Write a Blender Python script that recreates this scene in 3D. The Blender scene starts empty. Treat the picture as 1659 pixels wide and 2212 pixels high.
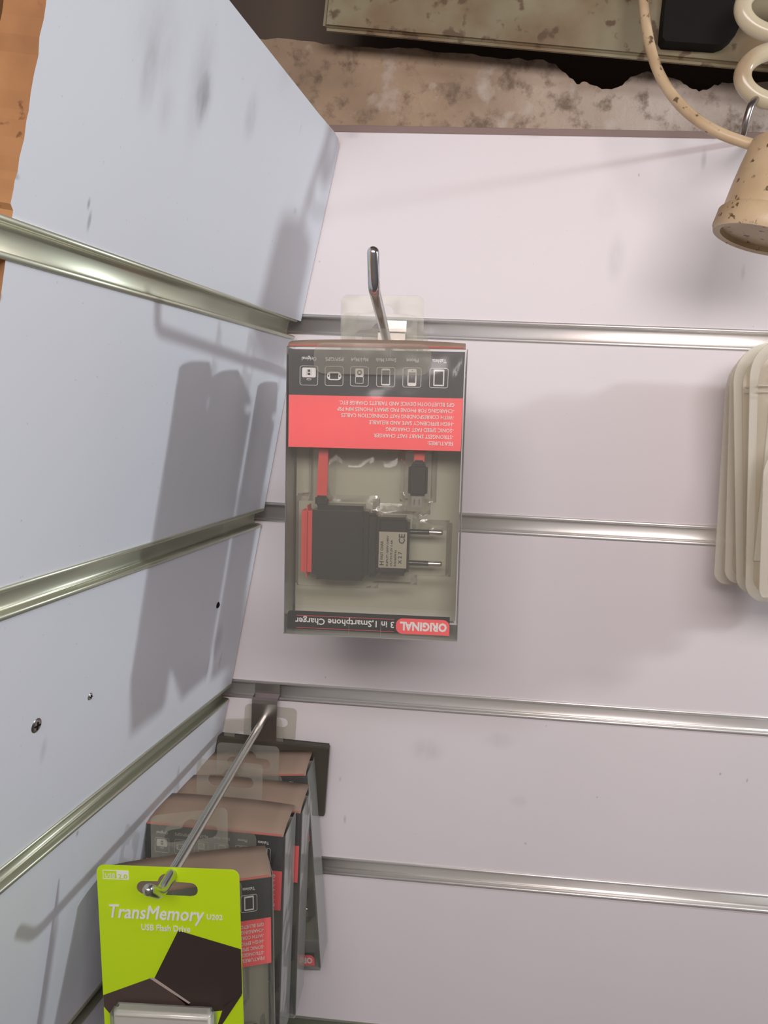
import bpy, bmesh, math, random
from mathutils import Vector, Matrix
random.seed(7)
SC = bpy.context.scene
COL = SC.collection
PI = math.pi

# ------------------------------------------------------------------ camera
W, H = 1659, 2212
YAW, PITCH, ROLL, D, FPX = -.0756, .1174, .0453, .6229, 1693.2
FW = Vector((math.sin(YAW)*math.cos(PITCH), math.cos(YAW)*math.cos(PITCH), -math.sin(PITCH)))
_r = Vector((math.cos(YAW), -math.sin(YAW), 0)); _u = _r.cross(FW)
RT = math.cos(ROLL)*_r + math.sin(ROLL)*_u
UP = -math.sin(ROLL)*_r + math.cos(ROLL)*_u
CAM = Vector((0, -D, 0))
cam = bpy.data.objects.new('camera', bpy.data.cameras.new('camera')); COL.objects.link(cam)
m = Matrix((RT, UP, -FW)).transposed().to_4x4(); m.translation = CAM
cam.matrix_world = m
cam.data.sensor_fit = 'VERTICAL'; cam.data.sensor_height = 36; cam.data.lens = FPX/H*36
cam.data.clip_start = .01; cam.data.clip_end = 50
SC.camera = cam

# ------------------------------------------------------------------ light
KEY_LOC, KEY_W, KEY_R, KEY_C = (1.04, -.30, .29), 19.0, .026, (.92, .97, 1.0)
FILL_LOC, FILL_W, FILL_C = (.07, -1.0, .30), 6.7, (1.0, .91, .90)
WORLD_C, WORLD_S = (1.0, .88, .88), .11
EXPOSURE = 0.0
w = bpy.data.worlds.new('shop_air'); SC.world = w; w.use_nodes = True
w.node_tree.nodes['Background'].inputs[0].default_value = (*WORLD_C, 1)
_nt = w.node_tree; _tc = _nt.nodes.new('ShaderNodeTexCoord'); _sx = _nt.nodes.new('ShaderNodeSeparateXYZ'); _mr = _nt.nodes.new('ShaderNodeMapRange')
_nt.links.new(_tc.outputs['Generated'], _sx.inputs[0]); _nt.links.new(_sx.outputs[1], _mr.inputs[0])   # the lit shop lies behind the viewer (-Y)
_mr.inputs[1].default_value = -1; _mr.inputs[2].default_value = .6; _mr.inputs[3].default_value = WORLD_S*1.5; _mr.inputs[4].default_value = WORLD_S*.3
_nt.links.new(_mr.outputs[0], _nt.nodes['Background'].inputs[1])
SC.cycles.transparent_max_bounces = 24
def lamp(name, kind, loc, power, col, target=None, **kw):
    l = bpy.data.lights.new(name, kind); l.energy = power; l.color = col
    for k, v in kw.items(): setattr(l, k, v)
    o = bpy.data.objects.new(name, l); COL.objects.link(o); o.location = loc
    if target is not None:
        o.rotation_euler = (Vector(target)-Vector(loc)).to_track_quat('-Z', 'Y').to_euler()
    return o
lamp('counter_lamp', 'POINT', KEY_LOC, KEY_W, KEY_C, shadow_soft_size=KEY_R)
lamp('ceiling_tube', 'AREA', FILL_LOC, FILL_W, FILL_C, target=(.1, 0, 0), shape='RECTANGLE', size=.7, size_y=.22)
SC.view_settings.view_transform = 'Standard'; SC.view_settings.look = 'None'
SC.view_settings.gamma = 1; SC.view_settings.exposure = EXPOSURE; SC.view_settings.use_curve_mapping = False

# ------------------------------------------------------------------ geometry from the picture
def ray(px, py): return FW + RT*((px-W/2)/FPX) - UP*((py-H/2)/FPX)
def at(px, py, Y):
    d = ray(px, py); return CAM + d*((Y+D)/d.y)
Z1, CX, CS, TL, SL = .0717, -.1207, .1594, .1502, -.0146
LOFF = (-.0048, -.0046, -.0029, -.0160)
def gdir(k): t = TL-.0028*k; return Vector((-math.sin(t), -math.cos(t), SL))
def corner(t, y=0): return Vector((CX+CS*t, y, Z1+t))
_n = gdir(1).cross(Vector((CS, 0, 1))).normalized()
LN = _n if _n.x < 0 else -_n                      # points away from the room
def onL(px, py):
    d = ray(px, py); return CAM + d*((corner(0)-CAM).dot(LN)/d.dot(LN))
def LP(k, s, dt=0):                                # a point of left groove k, s metres out of the corner
    t = -.15*k+LOFF[k]+dt
    return corner(t) + gdir(k)*s

# ------------------------------------------------------------------ materials
def mat(name, col, rough=.5, metal=0, spec=.5, bump=None, coat=0):
    mt = bpy.data.materials.new(name); mt.use_nodes = True
    b = mt.node_tree.nodes['Principled BSDF']
    b.inputs['Base Color'].default_value = (*col, 1); b.inputs['Roughness'].default_value = rough
    b.inputs['Metallic'].default_value = metal; b.inputs['Specular IOR Level'].default_value = spec
    b.inputs['Coat Weight'].default_value = coat
    if bump: add_bump(mt, *bump)
    return mt
def N(mt, typ, **kw):
    n = mt.node_tree.nodes.new(typ)
    for k, v in kw.items(): setattr(n, k, v)
    return n
def LK(mt, a, b): mt.node_tree.links.new(a, b)
def add_bump(mt, scale, strength, dist=.0005):
    n = N(mt, 'ShaderNodeTexNoise'); n.inputs['Scale'].default_value = scale; n.inputs['Detail'].default_value = 5
    g = N(mt, 'ShaderNodeNewGeometry'); LK(mt, g.outputs['Position'], n.inputs['Vector'])
    b = N(mt, 'ShaderNodeBump'); b.inputs['Strength'].default_value = strength; b.inputs['Distance'].default_value = dist
    LK(mt, n.outputs['Fac'], b.inputs['Height'])
    LK(mt, b.outputs[0], mt.node_tree.nodes['Principled BSDF'].inputs['Normal'])
def mixcol(mt, fac, a, b):
    x = N(mt, 'ShaderNodeMix', data_type='RGBA')
    if isinstance(fac, float): x.inputs[0].default_value = fac
    else: LK(mt, fac, x.inputs[0])
    for i, v in ((6, a), (7, b)):
        if isinstance(v, tuple): x.inputs[i].default_value = (*v, 1)
        else: LK(mt, v, x.inputs[i])
    return x.outputs[2]
def ramp(mt, src, lo, hi, v0=0., v1=1.):
    r = N(mt, 'ShaderNodeMapRange'); r.inputs[1].default_value = lo; r.inputs[2].default_value = hi
    r.inputs[3].default_value = v0; r.inputs[4].default_value = v1; LK(mt, src, r.inputs[0]); return r.outputs[0]
def noise(mt, pos, scale, detail=4, stretch=(1, 1, 1), rough=.5, off=0):
    mp = N(mt, 'ShaderNodeMapping'); mp.inputs['Scale'].default_value = stretch; mp.inputs['Location'].default_value = (off, off, off)
    LK(mt, pos, mp.inputs[0]); n = N(mt, 'ShaderNodeTexNoise'); n.inputs['Scale'].default_value = scale
    n.inputs['Detail'].default_value = detail; n.inputs['Roughness'].default_value = rough
    LK(mt, mp.outputs[0], n.inputs['Vector']); return n.outputs['Fac']
def mul(mt, a, b):
    x = N(mt, 'ShaderNodeMath', operation='MULTIPLY')
    for i, v in enumerate((a, b)):
        if isinstance(v, float): x.inputs[i].default_value = v
        else: LK(mt, v, x.inputs[i])
    return x.outputs[0]
def mx(mt, a, b):
    x = N(mt, 'ShaderNodeMath', operation='MAXIMUM'); LK(mt, a, x.inputs[0]); LK(mt, b, x.inputs[1]); return x.outputs[0]
def smudges(mt, pos, base, spots, dirt):
    """spots: (point, (rx, ry, rz), strength): worn grey marks with a place of their own on the board"""
    brk = noise(mt, pos, 160, 5, (1, 1, .35))
    acc = None
    for c, r, s in spots:
        sb = N(mt, 'ShaderNodeVectorMath', operation='SUBTRACT'); LK(mt, pos, sb.inputs[0]); sb.inputs[1].default_value = c
        dv = N(mt, 'ShaderNodeVectorMath', operation='DIVIDE'); LK(mt, sb.outputs[0], dv.inputs[0]); dv.inputs[1].default_value = r
        ln = N(mt, 'ShaderNodeVectorMath', operation='LENGTH'); LK(mt, dv.outputs[0], ln.inputs[0])
        v = N(mt, 'ShaderNodeMapRange', interpolation_type='SMOOTHERSTEP')
        v.inputs[1].default_value = 1; v.inputs[2].default_value = 0; v.inputs[4].default_value = s; v.inputs[3].default_value = 0
        LK(mt, ln.outputs['Value'], v.inputs[0])
        acc = v.outputs[0] if acc is None else mx(mt, acc, v.outputs[0])
    f = mul(mt, acc, ramp(mt, brk, .25, .65, .35, 1.))
    return mixcol(mt, f, base, dirt)
def geopos(mt): return N(mt, 'ShaderNodeNewGeometry').outputs['Position']

def laminate(name, col, spots):
    mt = mat(name, col, .42, spec=.35); b = mt.node_tree.nodes['Principled BSDF']; p = geopos(mt)
    c = mixcol(mt, ramp(mt, noise(mt, p, 7, 4, (1, 1, .5)), .35, .75, 0, .35), col, tuple(x*.9 for x in col))
    c = mixcol(mt, ramp(mt, noise(mt, p, 420, 2), .74, .78, 0, .35), c, (.3, .27, .25))
    c = smudges(mt, p, c, spots, (.27, .28, .29))
    LK(mt, c, b.inputs['Base Color']); return mt
def spotB(px, py, wpx, hpx, s): k = (D)/FPX; return (tuple(at(px, py, 0)), (wpx*k, .02, hpx*k), s)
def spotL(px, py, r, s): return (tuple(onL(px, py)), r, s)
M = {}
M['panel_back'] = laminate('pink_white_laminate', (.80, .755, .775), [
    spotB(1330, 560, 26, 75, .22), spotB(1310, 440, 40, 60, .10), spotB(1520, 345, 9, 32, .45), spotB(1605, 590, 7, 26, .35),
    spotB(1380, 378, 3, 5, .8), spotB(690, 565, 3, 3, .7), spotB(1290, 1722, 3, 3, .9), spotB(1556, 1672, 4, 5, .9),
    spotB(1614, 1686, 3, 8, .8), spotB(1135, 1822, 5, 5, .5), spotB(745, 1770, 5, 16, .5), spotB(735, 1683, 4, 9, .6),
    spotB(1180, 1568, 3, 3, .7), spotB(920, 1620, 60, 40, .22), spotB(1080, 1600, 55, 30, .15), spotB(1120, 1730, 30, 20, .12),
    spotB(703, 1463, 3, 4, .6), spotB(1540, 298, 40, 14, .25), spotB(1150, 292, 60, 10, .2), spotB(760, 290, 30, 14, .25)])
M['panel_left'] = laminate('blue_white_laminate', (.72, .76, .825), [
    spotL(428, 205, (.02, .013, .024), .85), spotL(425, 160, (.02, .018, .05), .30), spotL(318, 130, (.02, .013, .032), .42),
    spotL(330, 80, (.03, .03, .04), .22), spotL(530, 250, (.02, .012, .022), .35), spotL(350, 225, (.02, .012, .02), .2),
    spotL(192, 440, (.008, .0016, .004), .8), spotL(194, 478, (.008, .002, .007), .8), spotL(35, 380, (.01, .004, .002), .8),
    spotL(635, 275, (.008, .002, .007), .7), spotL(605, 130, (.02, .02, .03), .18), spotL(628, 455, (.01, .005, .004), .35),
    spotL(470, 1385, (.012, .012, .022), .55), spotL(448, 1440, (.01, .003, .02), .45), spotL(475, 1430, (.01, .003, .012), .5),
    spotL(92, 1620, (.01, .004, .012), .3), spotL(165, 1800, (.008, .002, .003), .7), spotL(4, 642, (.008, .002, .003), .8)])

def plaster():
    mt = mat('dirty_plaster', (.3, .25, .2), .9, spec=.15); b = mt.node_tree.nodes['Principled BSDF']; p = geopos(mt)
    sx = N(mt, 'ShaderNodeSeparateXYZ'); LK(mt, p, sx.inputs[0])
    big = noise(mt, p, 14, 6); fine = noise(mt, p, 70, 8, rough=.65, off=3)
    c = mixcol(mt, ramp(mt, sx.outputs[0], -.02, .16), (.43, .32, .22), (.54, .475, .42))
    c = mixcol(mt, ramp(mt, big, .4, .65, 0, .6), c, (.24, .17, .12))
    c = mixcol(mt, ramp(mt, fine, .50, .66, 0, .8), c, (.15, .11, .08))
    c = mixcol(mt, ramp(mt, noise(mt, p, 40, 6, off=9), .60, .70, 0, .6), c, (.56, .50, .45))
    LK(mt, c, b.inputs['Base Color'])
    bm = N(mt, 'ShaderNodeBump'); bm.inputs['Strength'].default_value = .8; bm.inputs['Distance'].default_value = .002
    LK(mt, fine, bm.inputs['Height']); LK(mt, bm.outputs[0], b.inputs['Normal']); return mt
M['plaster'] = plaster()
def aged(name, base, stain, spot, rough, thr=.62, s1=18, s2=90, metal=0):
    mt = mat(name, base, rough, metal); b = mt.node_tree.nodes['Principled BSDF']; p = geopos(mt)
    c = mixcol(mt, ramp(mt, noise(mt, p, s1, 5), .42, .66, 0, .8), base, stain)
    c = mixcol(mt, ramp(mt, noise(mt, p, s2, 6, off=5), thr, thr+.06, 0, .9), c, spot)
    LK(mt, c, b.inputs['Base Color']); return mt
M['cream_box'] = aged('aged_cream_enamel', (.24, .215, .13), (.16, .095, .04), (.09, .05, .02), .55, .57, 22, 75)
M['cream_plastic'] = aged('aged_cream_plastic', (.62, .48, .30), (.46, .32, .18), (.10, .06, .03), .4, .615, 30, 190)
M['cream_gloss'] = aged('glossy_cream_plastic', (.60, .54, .38), (.40, .29, .18), (.16, .09, .04), .22, .68, 25, 120)
M['recess'] = mat('shade_dark_masonry', (.15, .12, .095), .95, spec=.1, bump=(40, .6, .003))  # shade above the plaster is put into this dark base colour
M['brown_edge'] = mat('raw_board_edge', (.27, .195, .175), .8, bump=(200, .3))
M['core'] = aged('chipboard_core', (.40, .21, .09), (.27, .13, .055), (.16, .07, .03), .85, .66, 26, 160)
def plywood():
    mt = mat('orange_plywood', (.4, .2, .08), .6); b = mt.node_tree.nodes['Principled BSDF']; p = geopos(mt)
    c = mixcol(mt, ramp(mt, noise(mt, p, 22, 5, (1, .35, 3)), .35, .68), (.34, .18, .075), (.24, .12, .05))
    LK(mt, c, b.inputs['Base Color']); return mt
M['plywood'] = plywood()
M['alu'] = mat('brushed_aluminium', (.95, .93, .90), .42, .8)
M['alu_dull'] = mat('dull_olive_aluminium', (.60, .62, .50), .42, .85)
M['chrome'] = aged('pitted_chrome', (.72, .73, .76), (.52, .52, .56), (.10, .07, .08), .14, .70, 60, 260, 1)
M['chrome2'] = mat('dull_chrome', (.62, .64, .58), .22, 1)
M['plate'] = mat('smoky_chrome_plate', (.34, .31, .31), .30, 1)
M['steel'] = mat('bright_steel', (.8, .8, .78), .25, 1)
M['black'] = mat('black_plastic', (.012, .013, .014), .28, coat=.3)
M['black_matte'] = mat('black_matte_plastic', (.008, .007, .006), .7, spec=.15)
M['print_black'] = mat('black_print', (.022, .024, .026), .45)
M['print_red'] = mat('red_print', (.93, .12, .13), .45)
M['print_white'] = mat('white_print', (.78, .78, .76), .5)
M['faded_red'] = mat('faded_red_print', (.50, .13, .11), .6)
M['red'] = mat('red_rubber', (.80, .07, .07), .45)
M['tan'] = mat('dusty_tan_card', (.30, .215, .16), .85, bump=(120, .2))
M['grey_card'] = mat('grey_olive_card', (.50, .50, .42), .6)
M['dark_card'] = mat('dark_card', (.05, .055, .05), .6)
M['sticker'] = mat('silver_sticker', (.55, .52, .44), .32, .3)
M['green'] = mat('lime_green_print', (.52, .76, .006), .42)
M['brown_print'] = mat('dark_brown_print', (.040, .026, .022), .42)
M['brown_print2'] = mat('brown_print', (.070, .047, .040), .42)
M['line_print'] = mat('pale_line_print', (.42, .34, .30), .45)
M['silver_print'] = mat('pearl_drive_plastic', (.80, .80, .76), .3, .1, coat=.5)
def film(name, tint, milk, milkcol, rough=.06, gloss=1.0):
    mt = bpy.data.materials.new(name); mt.use_nodes = True; nt = mt.node_tree; nt.nodes.clear()
    out = nt.nodes.new('ShaderNodeOutputMaterial'); tr = nt.nodes.new('ShaderNodeBsdfTransparent'); tr.inputs[0].default_value = (*tint, 1)
    df = nt.nodes.new('ShaderNodeBsdfDiffuse'); df.inputs[0].default_value = (*milkcol, 1)
    m1 = nt.nodes.new('ShaderNodeMixShader'); m1.inputs[0].default_value = milk
    nt.links.new(tr.outputs[0], m1.inputs[1]); nt.links.new(df.outputs[0], m1.inputs[2])
    gl = nt.nodes.new('ShaderNodeBsdfGlossy'); gl.inputs['Roughness'].default_value = rough
    fr = nt.nodes.new('ShaderNodeLayerWeight'); fr.inputs[0].default_value = .32
    mu = nt.nodes.new('ShaderNodeMath'); mu.operation = 'MULTIPLY'; mu.inputs[1].default_value = gloss; nt.links.new(fr.outputs['Fresnel'], mu.inputs[0])
    m2 = nt.nodes.new('ShaderNodeMixShader'); nt.links.new(mu.outputs[0], m2.inputs[0])
    nt.links.new(m1.outputs[0], m2.inputs[1]); nt.links.new(gl.outputs[0], m2.inputs[2]); nt.links.new(m2.outputs[0], out.inputs[0])
    # a little waviness in the sheet
    n = nt.nodes.new('ShaderNodeTexNoise'); n.inputs['Scale'].default_value = 28; g = nt.nodes.new('ShaderNodeTexCoord')
    nt.links.new(g.outputs['Object'], n.inputs['Vector']); b = nt.nodes.new('ShaderNodeBump'); b.inputs['Strength'].default_value = .5
    b.inputs['Distance'].default_value = .004; nt.links.new(n.outputs['Fac'], b.inputs['Height']); nt.links.new(b.outputs[0], gl.inputs['Normal'])
    return mt
M['clear'] = film('clear_box_plastic', (.985, .985, .97), .06, (.80, .80, .74), .13, .7)
M['clear_side'] = film('cloudy_box_side', (.75, .75, .73), .78, (.40, .41, .38), .12)
M['tab'] = film('cloudy_tab_plastic', (.94, .94, .91), .13, (.60, .60, .55), .16, .3)
M['tray'] = film('blister_tray_plastic', (.93, .93, .89), .10, (.45, .44, .37), .09, .55)
M['smoke'] = film('smoky_pack_plastic', (.6, .6, .55), .72, (.10, .09, .07), .12, .6)
M['pouch'] = film('frosted_pouch_plastic', (.92, .90, .85), .36, (.90, .85, .73), .22, .6)
M['pouch_seam'] = film('frosted_pouch_seam', (.90, .89, .84), .42, (.92, .90, .82), .35, .5)

# ------------------------------------------------------------------ builders
def mesh_obj(name, bm, mt, parent=None, smooth=False, mw=None):
    me = bpy.data.meshes.new(name); bmesh.ops.recalc_face_normals(bm, faces=bm.faces); bm.to_mesh(me); bm.free()
    me.materials.append(mt)
    if smooth:
        for p in me.polygons: p.use_smooth = True
        me.set_sharp_from_angle(angle=math.radians(40))
    o = bpy.data.objects.new(name, me); COL.objects.link(o)
    if mw is not None: o.matrix_world = mw
    if parent: o.parent = parent
    return o
def tag(o, label, cat, group=None):
    o['label'] = label; o['category'] = cat
    if group: o['group'] = group
    return o
def empty(name, loc=(0, 0, 0), mw=None):
    o = bpy.data.objects.new(name, None); COL.objects.link(o); o.empty_display_size = .01
    if mw is not None: o.matrix_world = mw
    else: o.location = loc
    return o
def structure(o): o['kind'] = 'structure'; return o
def box(bm, c, s, bev=0, seg=2):
    r = bmesh.ops.create_cube(bm, size=1); vs = r['verts']
    for v in vs: v.co = Vector(c)+Vector((v.co.x*s[0], v.co.y*s[1], v.co.z*s[2]))
    if bev: bmesh.ops.bevel(bm, geom=list({e for v in vs for e in v.link_edges}), offset=bev, segments=seg, affect='EDGES')
def tube(bm, pts, r, seg=16, cap=True):
    """r: number or list"""
    pts = [Vector(p) for p in pts]; rings = []; prev = None
    for i, p in enumerate(pts):
        t = ((pts[min(i+1, len(pts)-1)]-pts[max(i-1, 0)])).normalized()
        a = prev if prev is not None else (Vector((0, 0, 1)) if abs(t.z) < .9 else Vector((1, 0, 0)))
        a = (a-t*a.dot(t)).normalized(); b = t.cross(a); prev = a
        rr = r[i] if isinstance(r, (list, tuple)) else r
        rings.append([bm.verts.new(p+(a*math.cos(q)+b*math.sin(q))*rr) for q in [2*PI*k/seg for k in range(seg)]])
    for u, v in zip(rings, rings[1:]):
        for k in range(seg): bm.faces.new((u[k], u[(k+1) % seg], v[(k+1) % seg], v[k]))
    if cap: bm.faces.new(rings[0]); bm.faces.new(rings[-1])
def catmull(pts, n=8):
    pts = [Vector(p) for p in pts]; P = [pts[0]*2-pts[1]]+pts+[pts[-1]*2-pts[-2]]; out = []
    for i in range(1, len(P)-2):
        for k in range(n):
            t = k/n; a, b, c, d = P[i-1:i+3]
            out.append(.5*((2*b)+(c-a)*t+(2*a-5*b+4*c-d)*t*t+(3*b-a-3*c+d)*t**3))
    out.append(pts[-1]); return out
def domed(pts, r):                                  # rod with a rounded end
    d = (pts[-1]-pts[-2]).normalized(); P = list(pts); R = [r]*len(P)
    for k in range(1, 6):
        q = k/5*PI/2*.97; P.append(pts[-1]+d*r*math.sin(q)); R.append(r*math.cos(q))
    return P, R
def prism(bm, pts, off):
    """closed polygon of points, extruded by vector off"""
    a = [bm.verts.new(p) for p in pts]; b = [bm.verts.new(Vector(p)+off) for p in pts]
    bm.faces.new(a); bm.faces.new(b[::-1]); n = len(a)
    for i in range(n): bm.faces.new((a[i], b[i], b[(i+1) % n], a[(i+1) % n]))
def rrect(x0, x1, y0, y1, r, n=6, corners=(1, 1, 1, 1)):
    """corners: bottom-left, bottom-right, top-right, top-left"""
    out = []
    for (cx, cy, a0, on) in ((x0, y0, PI, corners[0]), (x1, y0, 1.5*PI, corners[1]), (x1, y1, 0, corners[2]), (x0, y1, .5*PI, corners[3])):
        rr = r if on else 0
        if not rr: out.append((cx, cy)); continue
        ux = cx+rr if cx == x0 else cx-rr; uy = cy+rr if cy == y0 else cy-rr
        out += [(ux+rr*math.cos(a0+k/n*PI/2), uy+rr*math.sin(a0+k/n*PI/2)) for k in range(n+1)]
    return out
def euro_slot(cx, cy, w_, h_, br):
    """hang hole: a round-ended slot with a hump in its top"""
    r = h_/2; o = []
    o += [(cx-w_/2+r+r*math.cos(a), cy+r*math.sin(a)) for a in [PI*1.5-k/8*PI for k in range(9)]]
    hb = br*.55
    o += [(cx+br*math.cos(a), cy+r-hb*.2+hb*1.9*math.sin(a)) for a in [PI-.15-k/10*(PI-.3) for k in range(11)]]
    o += [(cx+w_/2-r+r*math.cos(a), cy+r*math.sin(a)) for a in [PI/2-k/8*PI for k in range(9)]]
    return o
def flat(outlines, thick, name='f'):
    """mesh of a filled 2D shape (holes where outlines nest) in x-z, front at y=0, back at y=thick"""
    cu = bpy.data.curves.new(name, 'CURVE'); cu.dimensions = '2D'; cu.fill_mode = 'BOTH'; cu.extrude = thick/2
    for pts in outlines:
        s = cu.splines.new('POLY'); s.points.add(len(pts)-1); s.use_cyclic_u = True
        for q, p in zip(s.points, pts): q.co = (p[0], p[1], 0, 1)
    return curve_bm(cu, thick/2)
def curve_bm(cu, yoff):
    o = bpy.data.objects.new('tmp', cu); COL.objects.link(o)
    dg = bpy.context.evaluated_depsgraph_get(); me = bpy.data.meshes.new_from_object(o.evaluated_get(dg))
    bm = bmesh.new(); bm.from_mesh(me); bpy.data.objects.remove(o); bpy.data.meshes.remove(me); bpy.data.curves.remove(cu)
    for v in bm.verts: x, y, z = v.co; v.co = (x, yoff-z, y)
    return bm
def merge(dst, src, mtx=None):
    if mtx is not None: bmesh.ops.transform(src, matrix=mtx, verts=src.verts)
    me = bpy.data.meshes.new('t'); src.to_mesh(me); src.free(); dst.from_mesh(me); bpy.data.meshes.remove(me)
def text(bm, s, x, z, size, y, flip=False, width=None, bold=0, shear=0, align='LEFT', thick=.0002, sx=1, rot=0):
    cu = bpy.data.curves.new('t', 'FONT'); cu.body = s; cu.size = size; cu.offset = bold*size; cu.shear = shear; cu.extrude = thick/2
    cu.align_x = 'LEFT'; cu.resolution_u = 2
    t = curve_bm(cu, 0)
    xs = [v.co.x for v in t.verts]; w0 = max(xs)-min(xs); k = (width/w0) if width else sx
    for v in t.verts: v.co.x = (v.co.x-min(xs))*k
    w1 = w0*k
    if align == 'CENTER':
        for v in t.verts: v.co.x -= w1/2
    a = (PI if flip else 0)+rot
    merge(bm, t, Matrix.Translation((x, y, z)) @ Matrix.Rotation(-a, 4, 'Y'))
def dup(root, mw):
    r = root.copy(); COL.objects.link(r); r.matrix_world = mw
    for ch in list(root.children):
        c = ch.copy(); COL.objects.link(c); c.parent = r
        for g in ch.children:
            d = g.copy(); COL.objects.link(d); d.parent = c
    return r

# ------------------------------------------------------------------ the setting
GZ = [Z1-.15*k for k in range(6)]
HW = .0062                                          # half the slot
XR = .62; XL = -.30
bm = bmesh.new()
zs = [.2165]+[z for g in GZ[:5] for z in (g+HW, g-HW)]+[-.70]
for i in range(0, len(zs)-1, 2):
    zt, zb = zs[i], zs[i+1]
    xl = {0: -.30, 2: -.30}.get(i, -.30)
    box(bm, ((XL+XR)/2, .009, (zt+zb)/2), (XR-XL, .018, zt-zb), .0006, 1)
structure(mesh_obj('wall_back', bm, M['panel_back']))

def channel(name, A, B, up, out, mt, half=HW, depth=.0062):
    """aluminium slot lining: lips on the boards, a rolled trough between them. A->B run, out = towards the room"""
    prof = [(half+.0014, -.0002), (half+.0014, .0007), (half-.0002, .0009), (half-.0007, .0004), (half-.0007, -.002), (half-.0002, -.0045)]
    for k in range(9):
        a = PI/2-k/8*PI; prof.append(((half-.0004)*math.sin(a), -.0045-(depth-.0045)*math.cos(a)**.8 if abs(math.cos(a)) > 1e-6 else -.0045))
    prof += [(-half+.0002, -.0045), (-half+.0007, -.002), (-half+.0007, .0004), (-half+.0002, .0011), (-half-.0016, .0009), (-half-.0018, -.0002)]
    prof = [p for i, p in enumerate(prof) if i == 0 or (Vector(p)-Vector(prof[i-1])).length > 1e-5]
    bm = bmesh.new(); r = []
    for P in (A, B): r.append([bm.verts.new(P+up*u+out*o) for u, o in prof])
    for i in range(len(prof)-1): bm.faces.new((r[0][i], r[0][i+1], r[1][i+1], r[1][i]))
    o = mesh_obj(name, bm, mt, smooth=True)
    s = o.modifiers.new('sheet', 'SOLIDIFY'); s.thickness = .0004; s.offset = 0
    return structure(o)
for k in range(5):
    channel('trim_%d' % (k+1), Vector((-.145-.02*k, 0, GZ[k])), Vector((XR, 0, GZ[k])), Vector((0, 0, 1)), Vector((0, -1, 0)), M['alu'] if k < 4 else M['alu_dull'])

# brown raw strip above the panel, rough plaster above it, recess coloured dark for shade behind
bm = bmesh.new(); box(bm, ((XL+XR)/2, .012, .2192), (XR-XL, .022, .0052), .0004, 1)
structure(mesh_obj('trim_6', bm, M['brown_edge']))
tops = [(440, 80), (520, 78), (600, 76), (680, 84), (740, 92), (800, 96), (860, 96), (920, 102), (980, 108), (1040, 116), (1100, 122), (1160, 122), (1200, 132), (1222, 152),
        (1246, 176), (1262, 170), (1280, 178), (1310, 186), (1345, 178), (1362, 160), (1400, 148), (1430, 160), (1470, 168), (1490, 184), (1510, 192), (1535, 184),
        (1560, 172), (1600, 176), (1659, 170), (1760, 176)]
pl = []
for i, (px, py) in enumerate(tops):
    py += 6; p = at(px, py, .006); pl.append(p)
    if i < len(tops)-1:
        q = at(tops[i+1][0], tops[i+1][1]+6, .006)
        for f in (.33, .66): pl.append(p.lerp(q, f)+Vector((0, 0, random.uniform(-.0012, .0012))))
pl = [Vector((-.34, .006, pl[0].z))]+pl+[Vector((XR, .006, pl[-1].z)), Vector((XR, .006, .2218)), Vector((-.34, .006, .2218))]
bm = bmesh.new(); prism(bm, pl, Vector((0, .05, 0)))
structure(mesh_obj('wall_upper', bm, M['plaster']))
bm = bmesh.new(); box(bm, (.14, .075, .35), (1.1, .01, .5))
structure(mesh_obj('wall_recess', bm, M['recess']))

# left panel: boards of slatwall leaning away
OUT = -LN
def board(bm, pts, th=.018):
    n0 = len(bm.faces); prism(bm, pts, LN*th); bm.faces.ensure_lookup_table()
    for f in bm.faces[n0+2:]: f.material_index = 1
bmL = bmesh.new()
y0 = -.0012
PA, PB, PC = at(650, 694, y0), at(733, 316, y0), LP(0, .33, HW)
NA = (PB-PA).cross(PC-PA).normalized()
def onA(px, py): d = ray(px, py); return CAM+d*((PA-CAM).dot(NA)/d.dot(NA))
A = [onA(650, 694), onA(733, 316), onA(731, 300), onA(722, 284)]
for q in ((690, 247), (600, 133), (495, 0), (424, -90)): A.append(onA(*q))
edge = [(112, -90), (100, 0), (93, 40), (86, 80), (82, 120), (73, 160), (66, 200), (62, 240), (55, 262), (50, 300), (42, 340), (37, 372), (34, 390), (28, 410), (22, 440), (26, 455), (24, 473)]
for i, q in enumerate(edge): A.append(onA(q[0]+random.uniform(-2.5, 2.5), q[1]))
A.append(PC.lerp(PA, .4)); A.append(PC.lerp(PA, .7))
board(bmL, A)
for k in range(3):
    s0, s1 = .0015, .330
    board(bmL, [LP(k, s0, -HW), LP(k, s1, -HW), LP(k+1, s1+.0, HW), LP(k+1, s0, HW)])
def LPlow(s, t): return corner(t)+gdir(3)*s
board(bmL, [LP(3, .0015, -HW), LP(3, .33, -HW), LPlow(.33, -.66), LPlow(.0015, -.66)])
structure(mesh_obj('wall_left', bmL, M['panel_left'])).data.materials.append(M['core'])
for k in range(4):
    up = Vector((CS, 0, 1)); up = (up-gdir(k)*up.dot(gdir(k))).normalized()
    channel('trim_%d' % (7+k), LP(k, .004 if k else .008), LP(k, .36), up, OUT, M['alu_dull'])
# plywood behind the left boards
bm = bmesh.new()
prism(bm, [LP(0, .26, .02)+LN*.03, LP(0, .9, .02)+LN*.03+Vector((0, 0, 0)), LP(0, .9, .5)+LN*.03, LP(0, .26, .5)+LN*.03], LN*.012)
prism(bm, [LP(0, .25, -.5)+LN*.03, LP(0, .9, -.5)+LN*.03, LP(0, .9, .0199)+LN*.03, LP(0, .25, .0199)+LN*.03], LN*.012)
structure(mesh_obj('wall_plywood', bm, M['plywood']))

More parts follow.
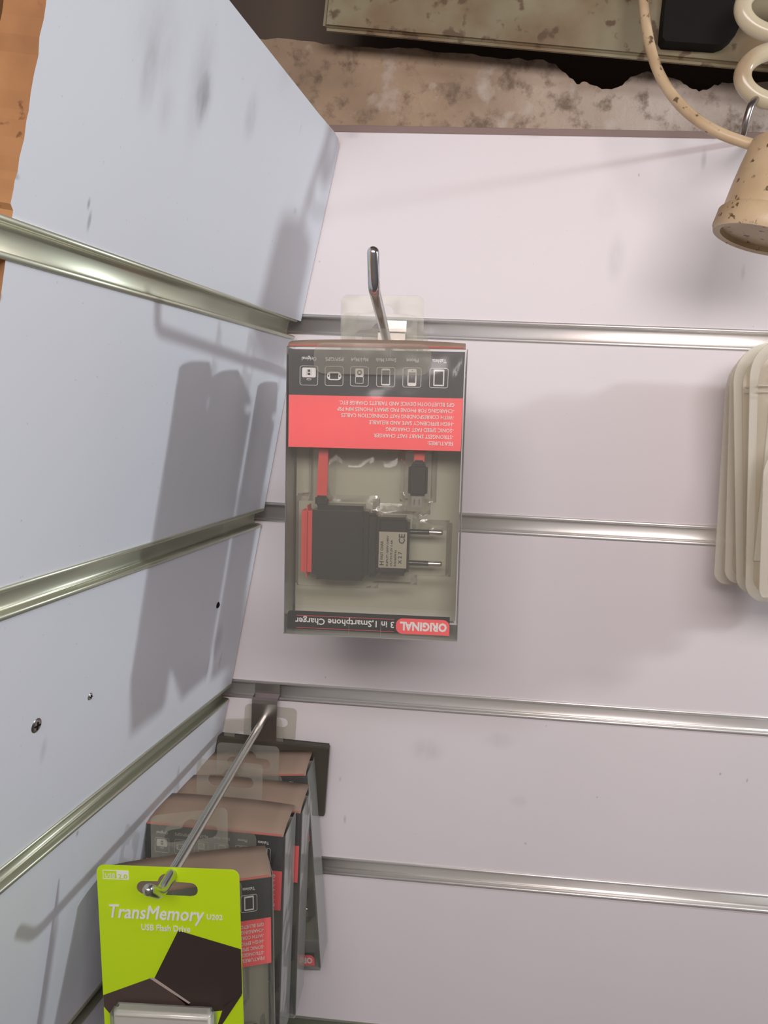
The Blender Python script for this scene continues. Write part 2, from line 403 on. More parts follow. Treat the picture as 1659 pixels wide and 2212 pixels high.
# ------------------------------------------------------------------ box on the upper wall
Yb = -.028
o0 = at(695, 61, Yb); o1 = at(1560, 140, Yb)
ux = (o1-o0).normalized(); uz = Vector((-ux.z, 0, ux.x))
mwb = Matrix((ux, Vector((0, 1, 0)), uz)).transposed().to_4x4(); mwb.translation = o0
root = empty('junction_box', mw=mwb)
tag(root, 'dirty cream enamel wiring box fixed high on the wall above the plaster', 'junction box')
bm = bmesh.new(); box(bm, (.26, .004, .12), (.52, .008, .24), .003, 3)
mesh_obj('casing', bm, M['cream_box'], root, True)
for x_ in (.02, .5):
    for z_ in (.05, .2): bm = bmesh.new(); box(bm, (x_, .04, z_), (.02, .066, .02)); mesh_obj('mounting_lug', bm, M['recess'], root)
root = None
def bl(px, py): p = mwb.inverted() @ at(px, py, Yb-.004); return (p.x, p.z)
root = empty('black_adapter', mw=mwb)
tag(root, 'black rounded adapter mounted on the cream box at the top', 'adapter')
poly = [bl(*q) for q in ((1440, -60), (1428, 40), (1424, 92), (1430, 101), (1500, 106), (1545, 109), (1562, 103), (1578, 90), (1590, 66), (1604, 28), (1618, 2), (1634, -60))]
b = flat([poly], .012); bmesh.ops.translate(b, vec=(0, -.0125, 0), verts=b.verts)
o = mesh_obj('body', b, M['black_matte'], root)
bv = o.modifiers.new('b', 'BEVEL'); bv.width = .002; bv.segments = 3; bv.limit_method = 'ANGLE'

# coil of thick cable hanging at the right, on a wire hook
pts = []
for k in range(0, 73):
    a = k*10-60; f = min(1, max(0, (a-300)/120)); f = f*f*(3-2*f); A = math.radians(a)
    pts.append(at(1692+88*math.cos(A), 18+147*f+57*math.sin(A), -.075-.016*f))
bm = bmesh.new(); tube(bm, catmull(pts, 3), .0053, 18)
tag(mesh_obj('cable_coil', bm, M['cream_gloss'], smooth=True), 'shiny cream cable coiled in rings at the top right', 'cable')
bm = bmesh.new()
tube(bm, catmull([at(1664, 216, -.078), at(1646, 206, -.084), at(1626, 222, -.099), at(1615, 250, -.10), at(1606, 285, -.096), at(1603, 298, -.088), at(1612, 303, -.05), at(1618, 304, .0)], 6), .0021, 12)
tag(mesh_obj('wire_hook', bm, M['plate'], smooth=True), 'thin dark wire hook holding up the cable coil', 'hook')

# lamp holder on its cord
def lathe(bm, prof, mw, seg=48):
    rings = [[bm.verts.new(mw @ Vector((r*math.cos(2*PI*k/seg), r*math.sin(2*PI*k/seg), z))) for k in range(seg)] for r, z in prof]
    for u, v in zip(rings, rings[1:]):
        for k in range(seg): bm.faces.new((u[k], u[(k+1) % seg], v[(k+1) % seg], v[k]))
    return rings
YH = -.115
cB = at(1643, 520, YH); cT = at(1716, 325, YH)
ax = (cB-cT); ax = (ax+Vector((0, .001, 0))).normalized()
Lh = (cB-cT).length
xx = Vector((0, 1, 0)).cross(ax).normalized(); yy = ax.cross(xx)
mwh = Matrix((xx, yy, -ax)).transposed().to_4x4(); mwh.translation = cB
root = empty('lamp_holder', mw=mwh)
tag(root, 'grimy cream cup-shaped lamp holder hanging from a speckled cord', 'lamp holder')
R = .0285
bm = bmesh.new(); seg = 96
prof = [(R*.97, .0135), (R*.955, .03), (R*.93, Lh*.75), (R*.88, Lh), (R*.4, Lh+.006), (.0001, Lh+.006)]
lathe(bm, prof, Matrix(), seg); mesh_obj('socket', bm, M['cream_plastic'], root, True)
bm = bmesh.new()
prof = [(R*.97, .0145), (R*1.04, .0125), (R*1.05, .003), (R*1.0, 0), (R*.86, .0008), (R*.84, .0035), (R*.5, .0045), (.0001, .0045)]
rings = lathe(bm, prof, Matrix(), 160)
for rg in rings[1:3]:
    for k, v in enumerate(rg):
        if k % 2: v.co.x *= .978; v.co.y *= .978
mesh_obj('rim', bm, M['cream_plastic'], root, True)
inv = mwh.inverted()
path = [(1384, -70, -.05), (1388, -20, -.055), (1393, 30, -.06), (1402, 90, -.068), (1420, 150, -.076), (1450, 203, -.085), (1492, 248, -.093), (1545, 283, -.10), (1610, 308, -.105), (1680, 325, -.112)]
bm = bmesh.new(); tube(bm, [inv @ p for p in catmull([at(*q) for q in path], 8)], .0033, 16)
mesh_obj('cord', bm, M['cream_plastic'], root, True)

# ------------------------------------------------------------------ slatwall hooks
HR = .0031
def slat_hook(label, base, bend, tip, gz, mt):
    root = empty('slatwall_hook', base); tag(root, label, 'hook')
    b0 = Vector(base); v = Vector(bend)-b0; t = Vector(tip)-b0
    d = v.normalized(); e = (t-v).normalized(); rb = .006
    arc = []
    for k in range(9):
        f = k/8; p0 = v-d*rb; p2 = v+e*rb; arc.append(p0*(1-f)**2+v*2*f*(1-f)+p2*f*f)
    P, R_ = domed([Vector((0, .0, 0)), v*.5]+arc+[t], HR)
    bm = bmesh.new(); tube(bm, P, R_, 20); mesh_obj('arm', bm, mt, root, True)
    zt = gz-b0.z
    bm = bmesh.new(); pw = .0105
    prof = [(-.0045, zt-.030-.012), (-.0045, zt-.0075), (-.0042, zt-.0062), (.0045, zt-.0058), (.0052, zt-.004), (.0052, zt+.0052), (.0038, zt+.0052), (.0038, zt-.003), (-.003, zt-.0042), (-.0058, zt-.0055), (-.0062, zt-.0085), (-.0062, zt-.030-.012)]
    prism(bm, [Vector((-pw, y, z)) for y, z in prof], Vector((2*pw, 0, 0)))
    mesh_obj('back_plate', bm, M['plate'], root)
    return root
base1 = at(845, 773, -.004); bend1 = at(808, 622, -.218); tip1 = at(806, 546, -.222)
slat_hook('pitted chrome slatwall hook above the centre, carrying the charger boxes', base1, bend1, tip1, GZ[0], M['chrome'])
base2 = at(574, 1546, -.004); bend2 = at(345, 1932, -.240); tip2 = at(321, 1922, -.254)
slat_hook('long slatwall hook in the lower corner, loaded behind the green card', base2, bend2, tip2, GZ[2], M['chrome2'])
def on_arm(b, v, Y): f = (Y-b.y)/(v.y-b.y); return b+(v-b)*f

# ------------------------------------------------------------------ charger box (drawn from the front one)
K = 3880.
def X(px): return (px-813)/K
def Z(py): return -(py-750)/K
BW = 390/K; BH = 636/K; BD = .036
def charger_box():
    """origin at middle of the top edge of the front face; x right, z up, y into the box"""
    root = empty('charger_box')
    h = BW/2
    def bmflat(outs, y, th=.0003):
        b = flat(outs, th); bmesh.ops.translate(b, vec=(0, y, 0), verts=b.verts); return b
    # clear shell: front
    bm = bmesh.new(); nz = 84
    xs = [(-h, .003), (-h+.0003, .0017), (-h+.0009, .0008), (-h+.0018, .0002)]
    xs = xs+[(-h+.003+(BW-.006)*i/76, 0) for i in range(77)]+[(-x, y) for x, y in xs[::-1]]
    def crease(x, z):
        px = x*K+813; py = 750-z*K; o_ = 0
        for x0_, y0_, y1_, c_, a_ in ((962, 772, 968, 38, .0011), (931, 1205, 1322, -10, .0009), (645, 985, 1180, 14, .0008), (800, 1000, 1330, 10, .0004)):
            t = (py-y0_)/(y1_-y0_)
            if 0 < t < 1: o_ -= a_*math.sin(t*PI)**.5*math.exp(-((px-(x0_+c_*(1-t)**2))/4.5)**2)
        return o_
    g = [[bm.verts.new((x, y+(.0008*math.sin((x+h)/BW*PI)*math.sin(j*.22+x*60)+crease(x, -BH*j/nz) if y == 0 else 0), -BH*j/nz)) for x, y in xs] for j in range(nz+1)]
    for j in range(nz):
        for i in range(len(xs)-1): bm.faces.new((g[j][i], g[j][i+1], g[j+1][i+1], g[j+1][i]))
    mesh_obj('front_window', bm, M['clear'], root, True)
    for s in (-1, 1):
        bm = bmesh.new(); box(bm, (s*h, BD/2+.0015, -BH/2), (.0004, BD-.003, BH)); mesh_obj('side_panel', bm, M['clear_side'], root)
    bm = bmesh.new(); box(bm, (0, BD/2, -BH), (BW, BD, .0004)); mesh_obj('base_panel', bm, M['clear_side'], root)
    # lid: dusty card roof bulging up towards the tab
    bm = bmesh.new(); prof = [(0, 0), (.004, .0030), (.012, .0052), (.024, .0062), (BD, .0062)]
    r = [[bm.verts.new((x, y, z*(1-.25*abs(x/h)**3))) for x in [-h+.001+(BW-.002)*i/10 for i in range(11)]] for y, z in prof]
    for a, b in zip(r, r[1:]):
        for i in range(10): bm.faces.new((a[i], a[i+1], b[i+1], b[i]))
    o = mesh_obj('lid', bm, M['tan'], root, True); sm = o.modifiers.new('t', 'SOLIDIFY'); sm.thickness = .0006
    bm = bmesh.new(); box(bm, (0, .0006, .0004), (BW-.004, .0014, .0009), .0003, 1); q = mesh_obj('lid_edge', bm, M['faded_red'], o)
    # back card and hang tab
    bm = bmesh.new(); box(bm, (0, BD-.005, -BH/2+.001), (BW-.002, .0008, BH-.006)); mesh_obj('back_card', bm, M['grey_card'], root)
    tw = .0247; b = flat([rrect(-tw, tw, -.004, .0335, .004), euro_slot(.001, .0185, .034, .0085, .006)], .0005)
    bmesh.ops.translate(b, vec=(0, BD, 0), verts=b.verts); mesh_obj('hang_tab', b, M['tab'], root)
    # tongue of the lid tucked behind the window, with its two slits
    mesh_obj('tuck_flap', bmflat([rrect(X(680), X(932), Z(808), Z(742), .006, corners=(1, 1, 1, 1))], -.0008, .0002), M['tab'], root)
    for px, z_, l in ((769, Z(760), .0082), (845, Z(760), .0082), (767, Z(1366), .009), (838, Z(1366), .009)):
        bm = bmesh.new(); box(bm, (X(px), -.001, z_), (.0003, .0002, l)); mesh_obj('slit', bm, M['tab'], root)
    # printed header card
    yc = .0022
    hd = mesh_obj('header_card', bmflat([[(X(624), Z(854)), (X(1002), Z(854)), (X(1003), Z(756)), (X(622), Z(756))]], yc), M['print_black'], root)
    bm = bmesh.new(); white = yc-.0003
    names = ['Original', 'PSP/GPS', 'Mp3/Mp4', 'Smart Mob', 'Phone', 'Tablets']
    cxs = [668, 723, 778, 835, 891.5, 949]; wds = [32, 39, 37, 44, 26, 30]
    def ring(x0, x1, z0, z1, r, t, y=white):
        merge(bm, bmflat([rrect(x0, x1, z0, z1, r, 4), rrect(x0+t, x1-t, z0+t, z1-t, max(r-t, .0002), 4)], y, .0002))
    def solid(x0, x1, z0, z1, r, y=white): merge(bm, bmflat([rrect(x0, x1, z0, z1, r, 4)], y, .0002))
    def holed(x0, x1, z0, z1, r, hs, y=white): merge(bm, bmflat([rrect(x0, x1, z0, z1, r, 4)]+hs, y, .0002))
    u = 1/K
    def circ(cx, cz, r, n=16): return [(cx+r*math.cos(2*PI*k/n), cz+r*math.sin(2*PI*k/n)) for k in range(n)]
    for cx, nm, wd in zip(cxs, names, wds):
        c = X(cx); zc = Z(812)
        ring(c-20*u, c+20*u, zc-21*u, zc+21*u, 5*u, .9*u)
        text(bm, nm, c+wd/2*u, Z(772.5), 11*u, white, True, wd*u, .01)
    c = X(668); zc = Z(812)
    holed(c-15*u, c+15*u, Z(816), Z(795), 3*u, [rrect(c-5*u, c+5*u, Z(811), Z(799), .2*u, 1)]); 
    for dx in (-3.6, 3.6): solid(c+(dx-.8)*u, c+(dx+.8)*u, Z(810.5), Z(799.5), .1*u)
    solid(c-3.6*u, c+3.6*u, Z(806), Z(804.3), .1*u); ring(c-5*u, c+5*u, Z(822), Z(818), 1.8*u, .8*u)
    c = X(723); holed(c-16*u, c+16*u, zc-9*u, zc+9*u, 8.5*u, [rrect(c-9*u, c+9*u, zc-6.5*u, zc+6.5*u, .3*u, 1), circ(c-12.3*u, zc, 1.9*u, 8), circ(c+12.3*u, zc, 1.9*u, 8)])
    c = X(778); holed(c-9*u, c+9*u, Z(812), Z(795), 1.5*u, [circ(c, Z(803.5), 5.5*u)]); merge(bm, bmflat([circ(c, Z(803.5), 2.6*u)], white, .0002)); ring(c-9*u, c+9*u, Z(827), Z(812), 2*u, 1.1*u)
    c = X(835); holed(c-9.5*u, c+9.5*u, Z(830), Z(794), 3*u, [rrect(c-8*u, c+8*u, Z(827), Z(798), .3*u, 1)])
    c = X(891.5); holed(c-9.5*u, c+9.5*u, Z(830), Z(794), 3*u, [rrect(c-7.5*u, c+7.5*u, Z(823), Z(801), .3*u, 1), circ(c, Z(797.5), 1.6*u, 8)])
    c = X(949); holed(c-11.5*u, c+11.5*u, Z(829), Z(794), 1.5*u, [rrect(c-9*u, c+9*u, Z(826), Z(798), .3*u, 1)])
    mesh_obj('printed_icons', bm, M['print_white'], hd)
    rp = mesh_obj('red_band', bmflat([[(X(624), Z(967)), (X(1001), Z(967)), (X(1002), Z(854)), (X(624), Z(854))]], yc), M['print_red'], root)
    bm = bmesh.new()
    for s, py, xe in (('FEATURES:', 947.5, 929), ('-STRONGEST SMART FAST CHARGER', 933.5, 812), ('-SONIC SPEED FAST CHARGING', 919.5, 838), ('-HIGH EFFICIENCY SAFE AND RELIABLE', 905.5, 801),
                      ('-WITH CORRESPONDING FAST CONNECTION CABLES', 891.5, 740), ('-CHARGING FOR PHONE PAD SMART PHONES MP4 PSP', 878, 731), ('GPS BLUETOOTH DEVICE AND TABLETS CHARGE ETC.', 864.5, 735)):
        text(bm, s, X(984), Z(py), 11.6*u, white, True, (984-xe)*u, .012)
    mesh_obj('printed_text', bm, M['print_white'], rp)
    # bottom strip
    st = mesh_obj('title_strip', bmflat([rrect(X(626), X(990), Z(1376), Z(1334), 8*u, corners=(0, 0, 0, 1))], yc), M['print_black'], root)
    o = mesh_obj('red_label', bmflat([rrect(X(871), X(990), Z(1376), Z(1341), 15*u, 8, corners=(1, 0, 1, 1))], yc-.0003), M['print_red'], st)
    bm = bmesh.new(); text(bm, 'ORIGINAL', X(984), Z(1349), 26*u, yc-.0006, True, 104*u, .045)
    text(bm, '3 in 1,Smartphone Charger', X(867), Z(1349.5), 20*u, yc-.0006, True, 223*u, .014)
    mesh_obj('printed_text', bm, M['print_white'], st)
    bm = bmesh.new()
    for py in (1344, 1372): box(bm, (X(757), yc-.0004, Z(py)), (220*u, .0001, .8*u))
    mesh_obj('red_line', bm, M['print_red'], st)
    # blister tray: back sheet with raised pockets
    bm = bmesh.new(); nx, nz = 60, 66; x0, x1, z0, z1 = X(621), X(1002), Z(1335), Z(962)
    def sd(x, z, a, b, c_, d_, r=10):                     # rounded box distance in picture units
        px = x*K+813; py = 750-z*K; cx_ = (a+b)/2; cy_ = (c_+d_)/2
        qx = abs(px-cx_)-(b-a)/2+r; qy = abs(py-cy_)-(d_-c_)/2+r
        return math.hypot(max(qx, 0), max(qy, 0))+min(max(qx, qy), 0)-r
    def depth(x, z):
        d1 = min(sd(x, z, 637, 818, 1080, 1284), sd(x, z, 800, 908, 1100, 1272), sd(x, z, 668, 718, 950, 1100), sd(x, z, 890, 984, 1135, 1250))
        d2 = min(sd(x, z, 872, 946, 950, 1082), sd(x, z, 882, 932, 1060, 1110))
        d3 = sd(x, z, 722, 800, 985, 1075, 30); d4 = sd(x, z, 805, 868, 985, 1075, 30)
        def ss(d, w_=6): return min(1, max(0, .5-d/(2*w_)))
        return max(.013*ss(d1), .011*ss(d2), .0045*ss(d3, 26), .0035*ss(d4, 24))
    g = [[bm.verts.new((x0+(x1-x0)*i/nx, .020-depth(x0+(x1-x0)*i/nx, z1+(z0-z1)*j/nz)-.001, z1+(z0-z1)*j/nz)) for i in range(nx+1)] for j in range(nz+1)]
    for j in range(nz):
        for i in range(nx): bm.faces.new((g[j][i], g[j][i+1], g[j+1][i+1], g[j+1][i]))
    mesh_obj('blister_tray', bm, M['tray'], root, True)
    # the plug charger
    yp = .0175
    def pb(bm, a, b, c_, d_, y0, y1, bev=.0012, seg=3): box(bm, ((X(a)+X(b))/2, (y0+y1)/2, (Z(c_)+Z(d_))/2), (X(b)-X(a), y1-y0, Z(c_)-Z(d_)), bev, seg)
    bm = bmesh.new(); pb(bm, 673, 801, 1097, 1268, .0085, .0275, .003, 4); pb(bm, 796, 826, 1112, 1258, .0105, .0265, .002); pb(bm, 820, 894, 1120, 1253, .0098, .027, .0024)
    ch = mesh_obj('plug_adapter', bm, M['black'], root, True)
    bm = bmesh.new(); pb(bm, 648, 674, 1100, 1264, .0092, .0268, .003, 4); mesh_obj('red_cap', bm, M['red'], ch, True)
    bm = bmesh.new(); pb(bm, 826, 889, 1152, 1234, .0096, .0099, .0001, 1); mesh_obj('rating_sticker', bm, M['sticker'], ch)
    bm = bmesh.new()
    def vt(s, px, py_bot, size, wd): text(bm, s, X(px), Z(py_bot), size*u, .0094, False, wd*u, .02, rot=PI/2, thick=.0001)
    vt('H', 838, 1228, 13, 9); vt('FAST CHAR', 836, 1215, 8, 42); vt('INPUT:100V-240V', 848, 1230, 6.5, 70); vt('OUTPUT:5V 1.4A', 857, 1230, 6.5, 60); vt('50/60Hz', 866, 1230, 6.5, 38); vt('CE', 884, 1178, 19, 22); vt('X 2 7', 878, 1224, 11, 28)
    mesh_obj('sticker_text', bm, M['print_black'], ch)
    for py in (1154, 1226):
        bm = bmesh.new(); tube(bm, [(X(892), yp, Z(py)), (X(938), yp, Z(py))], .0016, 14); a = mesh_obj('pin', bm, M['black'], ch, True)
        bm = bmesh.new(); tube(bm, [(X(938), yp, Z(py)), (X(964), yp, Z(py)), (X(968), yp, Z(py)), (X(969), yp, Z(py))], [.0018, .0018, .0013, .0005], 14); mesh_obj('pin_tip', bm, M['steel'], ch, True)
    bm = bmesh.new(); prism(bm, [Vector((X(a), .012, Z(b))) for a, b in ((682, 1080), (705, 1080), (708, 962), (686, 962))], Vector((0, .003, 0)))
    cb = mesh_obj('charging_cable', bm, M['red'], root)
    bm = bmesh.new(); pb(bm, 899, 923, 962, 994, .011, .014, .0003, 1); mesh_obj('cable_end', bm, M['red'], cb)
    bm = bmesh.new(); pb(bm, 679, 709, 1076, 1100, .0105, .017, .0012); mesh_obj('strain_relief', bm, M['black'], cb, True)
    bm = bmesh.new(); pb(bm, 897, 924, 990, 1004, .0095, .0165, .0012); pb(bm, 888, 931, 1000, 1070, .009, .017, .0015); 
    us = mesh_obj('usb_plug', bm, M['black'], cb, True)
    b = flat([rrect(X(896), X(920), Z(1096), Z(1068), 1.5*u, 2), rrect(X(901), X(904), Z(1090), Z(1078), .3*u, 1), rrect(X(912), X(915), Z(1090), Z(1078), .3*u, 1)], .003)
    bmesh.ops.translate(b, vec=(0, .0115, 0), verts=b.verts); mesh_obj('usb_tip', b, M['steel'], cb)
    return root
def frame(corner_pt, yaw=0, pitch=0, roll=0, off=(0, 0, 0)):
    R = Matrix.Rotation(yaw, 4, 'Z') @ Matrix.Rotation(pitch, 4, 'X') @ Matrix.Rotation(roll, 4, 'Y')
    m = R.copy(); m.translation = Vector(corner_pt) + (R.to_3x3() @ Vector(off)); return m
cbx = charger_box()
GU, GL = 'charger boxes on the upper hook', 'charger boxes on the lower hook'
# upper hook: three, one behind another
P = at(812, 750, -.186)
cbx.matrix_world = frame(P, 0, 0, math.radians(-1.2))
tag(cbx, 'clear charger box printed upside down, frontmost on the upper hook', 'charger box', GU)
for Yf, lab, dx, yaw in ((-.136, 'charger box on the upper hook, directly behind the front one', .001, .15), (-.077, 'charger box on the upper hook, nearest to the wall', -.002, -.15)):
    h = on_arm(base1, bend1, Yf+BD); h0 = on_arm(base1, bend1, P.y+BD)
    c = dup(cbx, frame((P.x+(h.x-h0.x)+dx, Yf, P.z+(h.z-h0.z)), yaw, 0, math.radians(-1.2))); tag(c, lab, 'charger box', GU)
# lower hook: four, by the top right front corner seen
for px, py, Yf, yaw, pitch, roll, lab in (
    (590, 1893, -.163, .34, -.12, -.03, 'scuffed charger box with frayed right edge just behind the green card'),
    (615, 1808, -.121, -.02, .0, .0, 'charger box second from front on lower hook, black corner showing'),
    (652, 1757, -.083, .0, .0, .0, 'charger box third from front on lower hook, thin red strip showing'),
    (663, 1675, -.045, .0, .0, -.10, 'tilted charger box furthest back on lower hook, red label at its foot')):
    c = dup(cbx, frame(at(px, py, Yf), yaw, pitch, roll, (-BW/2, 0, 0))); tag(c, lab, 'charger box', GL)

# flat dark pack against the wall, behind the lower boxes
mwp = frame(at(710, 1618, -.013), 0, 0, .03); root = empty('blister_pack', mw=mwp)
tag(root, 'flat clear pack with dark card, hanging behind the lower charger boxes', 'blister pack')
bm = bmesh.new(); box(bm, (-.05, .006, -.03), (.1, .008, .06), .001, 1); mesh_obj('blister', bm, M['smoke'], root)
bm = bmesh.new(); box(bm, (-.05, .0107, -.03), (.098, .0006, .06)); mesh_obj('backing_card', bm, M['dark_card'], root)
tw = .022; b = flat([rrect(-.052-tw, -.052+tw, -.002, .027, .004), euro_slot(-.052, .014, .03, .008, .006)], .0005); bmesh.ops.translate(b, vec=(0, .0108, 0), verts=b.verts)
mesh_obj('hang_tab', b, M['tab'], root)

# ------------------------------------------------------------------ green card
YC = -.222
O = at(362, 1874, YC); U = (at(516, 1880, YC)-at(208, 1868, YC)).normalized(); V = Vector((-U.z, 0, U.x))
mwc = Matrix((U, Vector((0, 1, 0)), V)).transposed().to_4x4(); mwc.translation = O
inv = mwc.inverted()
def cp(px, py): p = inv @ at(px, py, YC); return (p.x, p.z)
root = empty('flash_drive_card', mw=mwc)
tag(root, 'lime green flash drive card hanging frontmost on the lower hook', 'card')
xl, zt = cp(208, 1868); xr, _ = cp(516, 1880); zb = zt-.125
slot = euro_slot(0, 0, .0352, .0082, .0052); sc = cp(361, 1920)
slot = [(x+sc[0], z+sc[1]) for x, z in slot]
cardb = flat([rrect(xl, xr, zb, zt, .0042), slot], .0006)
card = mesh_obj('card', cardb, M['green'], root)
def art(name, outs, mt, y=-.0003, th=.0003, par=card):
    b = flat(outs, th); bmesh.ops.translate(b, vec=(0, y, 0), verts=b.verts); return mesh_obj(name, b, mt, par)
e = .0002
art('screen_picture', [[cp(385, 2010), (xr-e, cp(513, 2050)[1]), (xr-e, cp(513, 2145)[1]), cp(484, 2182), cp(400, 2190), cp(400, 2168), cp(334, 2112)]], M['brown_print'])
art('keyboard_picture', [[(xl+e, cp(216, 2149)[1]), cp(322, 2114), cp(332, 2114), cp(410, 2166), cp(410, 2186), cp(262, 2186), cp(249, 2202), (xl+e, cp(216, 2173)[1])]], M['brown_print2'])
art('side_picture', [[(xr-e, cp(513, 2146)[1]), cp(484, 2172), cp(470, 2215), cp(480, 2212)]], M['brown_print'], -.0007)
art('edge_line', [[cp(323, 2112), cp(334, 2112), cp(412, 2165), cp(408, 2167), cp(330, 2116)]], M['line_print'], -.0005)
bm = bmesh.new(); q = (cp(462, 1974)[0]-cp(362, 1974)[0])/100
def ct(s, px, py, size, wd, y=-.0003, **kw): x, z = cp(px, py); text(bm, s, x, z, size*q, y, False, wd*q, **kw)

for dx_, dz_, y_ in ((0, 0, -.0003), (1.6, .0, -.00038), (.8, 1.0, -.00046)): ct('TransMemory', 237+dx_, 1981-dz_, 43, 205, y=y_, shear=.22)
ct('U202', 447, 1985, 15, 34, bold=.02, shear=.0); ct('USB Flash Drive', 306, 2008, 19, 106, bold=.012)
x, z = cp(223, 1898)
merge(bm, (lambda b: (bmesh.ops.translate(b, vec=(0, -.0003, 0), verts=b.verts), b)[1])(flat([rrect(x, x+56*q, z, z+20*q, 1*q, 2), rrect(x+1.2*q, x+30*q, z+1.2*q, z+18.8*q, .5*q, 2)], .0003)))
ct('USB', 227.5, 1894, 12.5, 22, bold=.008)
mesh_obj('card_lettering', bm, M['print_white'], card)
bm = bmesh.new(); x, z = cp(256, 1896); text(bm, '2.0', x, z, 14*q, -.0006, False, 20*q, .01); mesh_obj('version_number', bm, M['green'], card)
# blister with the drive
bm = bmesh.new(); xa, za = cp(250, 2157); xb, _ = cp(470, 2166)
box(bm, ((xa+xb)/2, -.0055, za-.029), (xb-xa, .011, .058), .0025, 3); dr = mesh_obj('blister', bm, M['clear'], root, True)
bm = bmesh.new(); box(bm, ((xa+xb)/2, -.0045, za-.028), (xb-xa-.003, .008, .054), .002, 3); fd = mesh_obj('flash_drive', bm, M['silver_print'], dr, True)
bm = bmesh.new(); x, z = cp(408, 2192); box(bm, (x, -.0086, z), (.0075, .0003, .0026), .0001, 1); mesh_obj('lanyard_slot', bm, M['grey_card'], fd)
bm = bmesh.new(); x, z = cp(348, 2226); text(bm, 'TOSHIBA', x, z, 24*q, -.0087, False, 62*q, .02); mesh_obj('drive_lettering', bm, M['print_black'], fd)

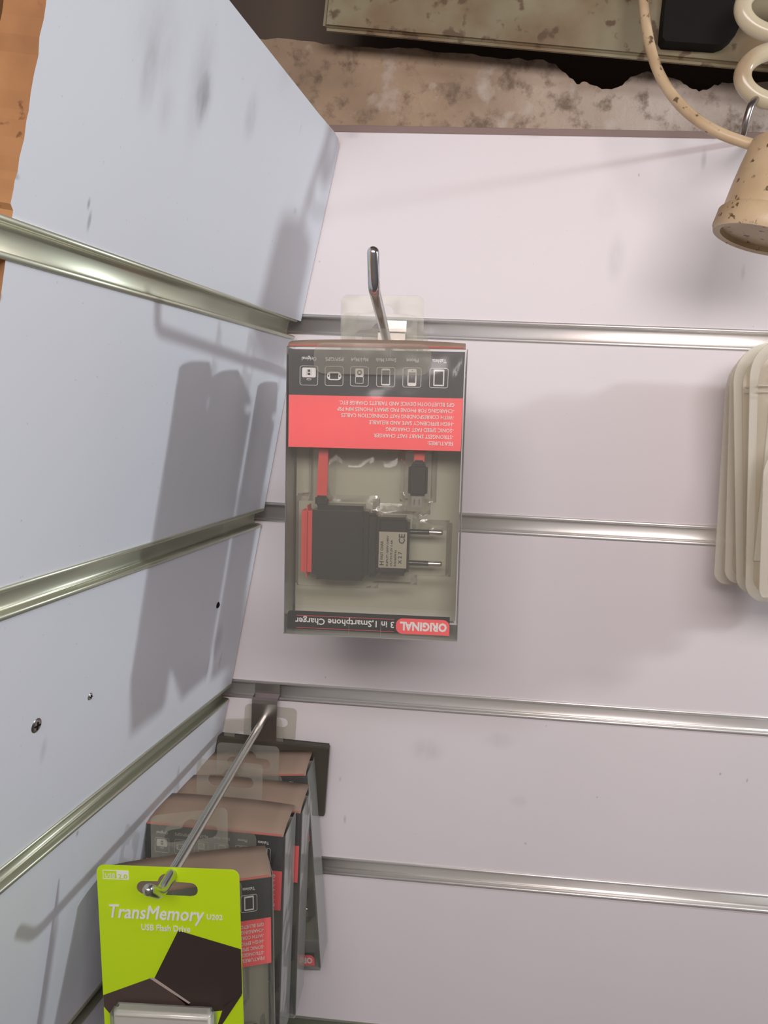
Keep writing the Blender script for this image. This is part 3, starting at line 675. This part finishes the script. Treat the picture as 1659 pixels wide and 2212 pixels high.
# ------------------------------------------------------------------ frosted pouches on a hook past the right edge
slat_hook('slatwall hook holding the frosted pouches at the right', Vector((.262, -.004, GZ[0]-.024)), Vector((.262, -.20, GZ[0]-.014)), Vector((.262, -.206, GZ[0]+.006)), GZ[0], M['chrome'])
def pouch(name, tl, bl_, Y, wd, lab, wob, r=.024):
    """tl, bl_: picture points of the straight part of the left edge"""
    p0, p1 = at(*tl, Y), at(*bl_, Y); root = empty(name, p0); tag(root, lab, 'pouch', 'frosted pouches on the right hook')
    hgt = p0.z-p1.z; sl = (p1.x-p0.x)/hgt
    def shape(u, v, inset):                                # u,v in 0..1
        top = .030; bot = .010
        return u, v
    outl = []
    n = 10
    for k in range(n+1): a = PI+k/n*PI/2; outl.append((.010+.010*math.cos(a), -hgt-.000+.010*math.sin(a)))
    outl += [(wd-.010, -hgt-.010)]
    for k in range(n+1): a = -PI/2+k/n*PI/2; outl.append((wd-.010+.010*math.cos(a), -hgt+.010*math.sin(a)))
    for k in range(n+1): a = k/n*PI/2; outl.append((wd-r+r*math.cos(a), r*1.15*math.sin(a)))
    for k in range(n+1): a = PI/2+k/n*PI/2; outl.append((r+r*math.cos(a), r*1.15*math.sin(a)))
    def sk(p):
        t = -p[1]/hgt
        return (p[0]+p[1]*sl*-1+.0016*math.sin(t*5.2+wob*9)*(1 if p[0] < .03 else .2), p[1]+.002*math.sin(p[0]*70+wob*5)*(t > .5))
    outl = [sk(p) for p in outl]; cx_ = sum(p[0] for p in outl)/len(outl); cz_ = -hgt/2
    inner = [((p[0]-cx_)*(1-.010/wd)+cx_-0, (p[1]-cz_)*(1-.008/hgt)+cz_) for p in outl]
    b = flat([outl, inner, euro_slot(.055, .018, .012, .006, .003)], .0010); 
    mesh_obj('seam', b, M['pouch_seam'], root)
    bm = bmesh.new(); layers = [(1, .0), (.97, -.0009), (.93, -.0015), (.80, -.0022), (.5, -.0028), (.2, -.003)]
    rings = []
    for s in layers:
        rings.append([bm.verts.new(((p[0]-cx_)*s[0]+cx_, s[1]+wob*.0022*math.sin(p[1]*90+p[0]*60+s[0]*5), (p[1]-cz_)*s[0]+cz_)) for p in inner])
    nn = len(inner)
    for a, b_ in zip(rings, rings[1:]):
        for k in range(nn): bm.faces.new((a[k], a[(k+1) % nn], b_[(k+1) % nn], b_[k]))
    bm.faces.new(rings[-1])
    back = [bm.verts.new((p[0], .0009, p[1])) for p in inner]; bm.faces.new(back)
    body = mesh_obj('sleeve', bm, M['pouch'], root, True)
    bm = bmesh.new(); box(bm, (wd/2+.001, -.0035, -.003), (wd-.008, .0012, .0012), .0003, 1); box(bm, (wd/2+.001, -.0035, -.007), (wd-.008, .0012, .0006), .0002, 1)
    mesh_obj('zip_strip', bm, M['pouch_seam'], root)
    # folded strip inside
    bm = bmesh.new(); box(bm, (.020+wob*.002, -.0012, -hgt*.48), (.008, .0012, hgt*.80), .0004, 1); mesh_obj('inner_strip', bm, M['pouch_seam'], root)
    return root
pouch('frosted_pouch', (1566, 838), (1539, 1228), -.030, .115, 'frosted plastic pouch nearest the wall, leftmost edge of the stack', 1)
pouch('frosted_pouch', (1579, 828), (1563, 1235), -.045, .115, 'frosted plastic pouch second from the wall in the stack', -1)
pouch('frosted_pouch', (1590, 826), (1592, 1250), -.058, .115, 'frosted plastic pouch in the middle of the stack, bottom hanging lower', .5)
pouch('frosted_pouch', (1616, 822), (1612, 1262), -.075, .115, 'frosted plastic pouch in the stack with creased left edge', -.6)
pouch('frosted_pouch', (1652, 1020), (1637, 1272), -.105, .115, 'frosted plastic pouch hanging frontmost and lowest at the right edge', .4, .02)

# ------------------------------------------------------------------ screws in the left panel
def screw(px, py, r, lab, mt):
    p = onL(px, py); z = OUT; x = gdir(1).normalized(); y = z.cross(x).normalized(); x = y.cross(z)
    mw = Matrix((x, y, z)).transposed().to_4x4(); mw.translation = p
    root = empty('screw', mw=mw); tag(root, lab, 'screw', 'screws in the left panel')
    bm = bmesh.new(); rg = lathe(bm, [(r*1.15, .0001), (r, .0007), (r*.6, .0011), (.00001, .0012)], Matrix(), 24); mesh_obj('head', bm, mt, root, True)
    bm = bmesh.new(); box(bm, (0, 0, .0012), (r*1.2, r*.22, .0004)); box(bm, (0, 0, .0012), (r*.22, r*1.2, .0004)); mesh_obj('cross_slot', bm, M['black_matte'], root)
screw(77, 1567, .0036, 'dark cross-head screw low on the left panel near the frame edge', M['plate'])
screw(193, 1504, .0021, 'small bright chipped screw on the left panel', M['steel'])
screw(470, 1307, .0022, 'small black screw head put in for a dark hole, in the shadow on the left panel', M['black_matte'])  # black head added where the board has only a dark hole
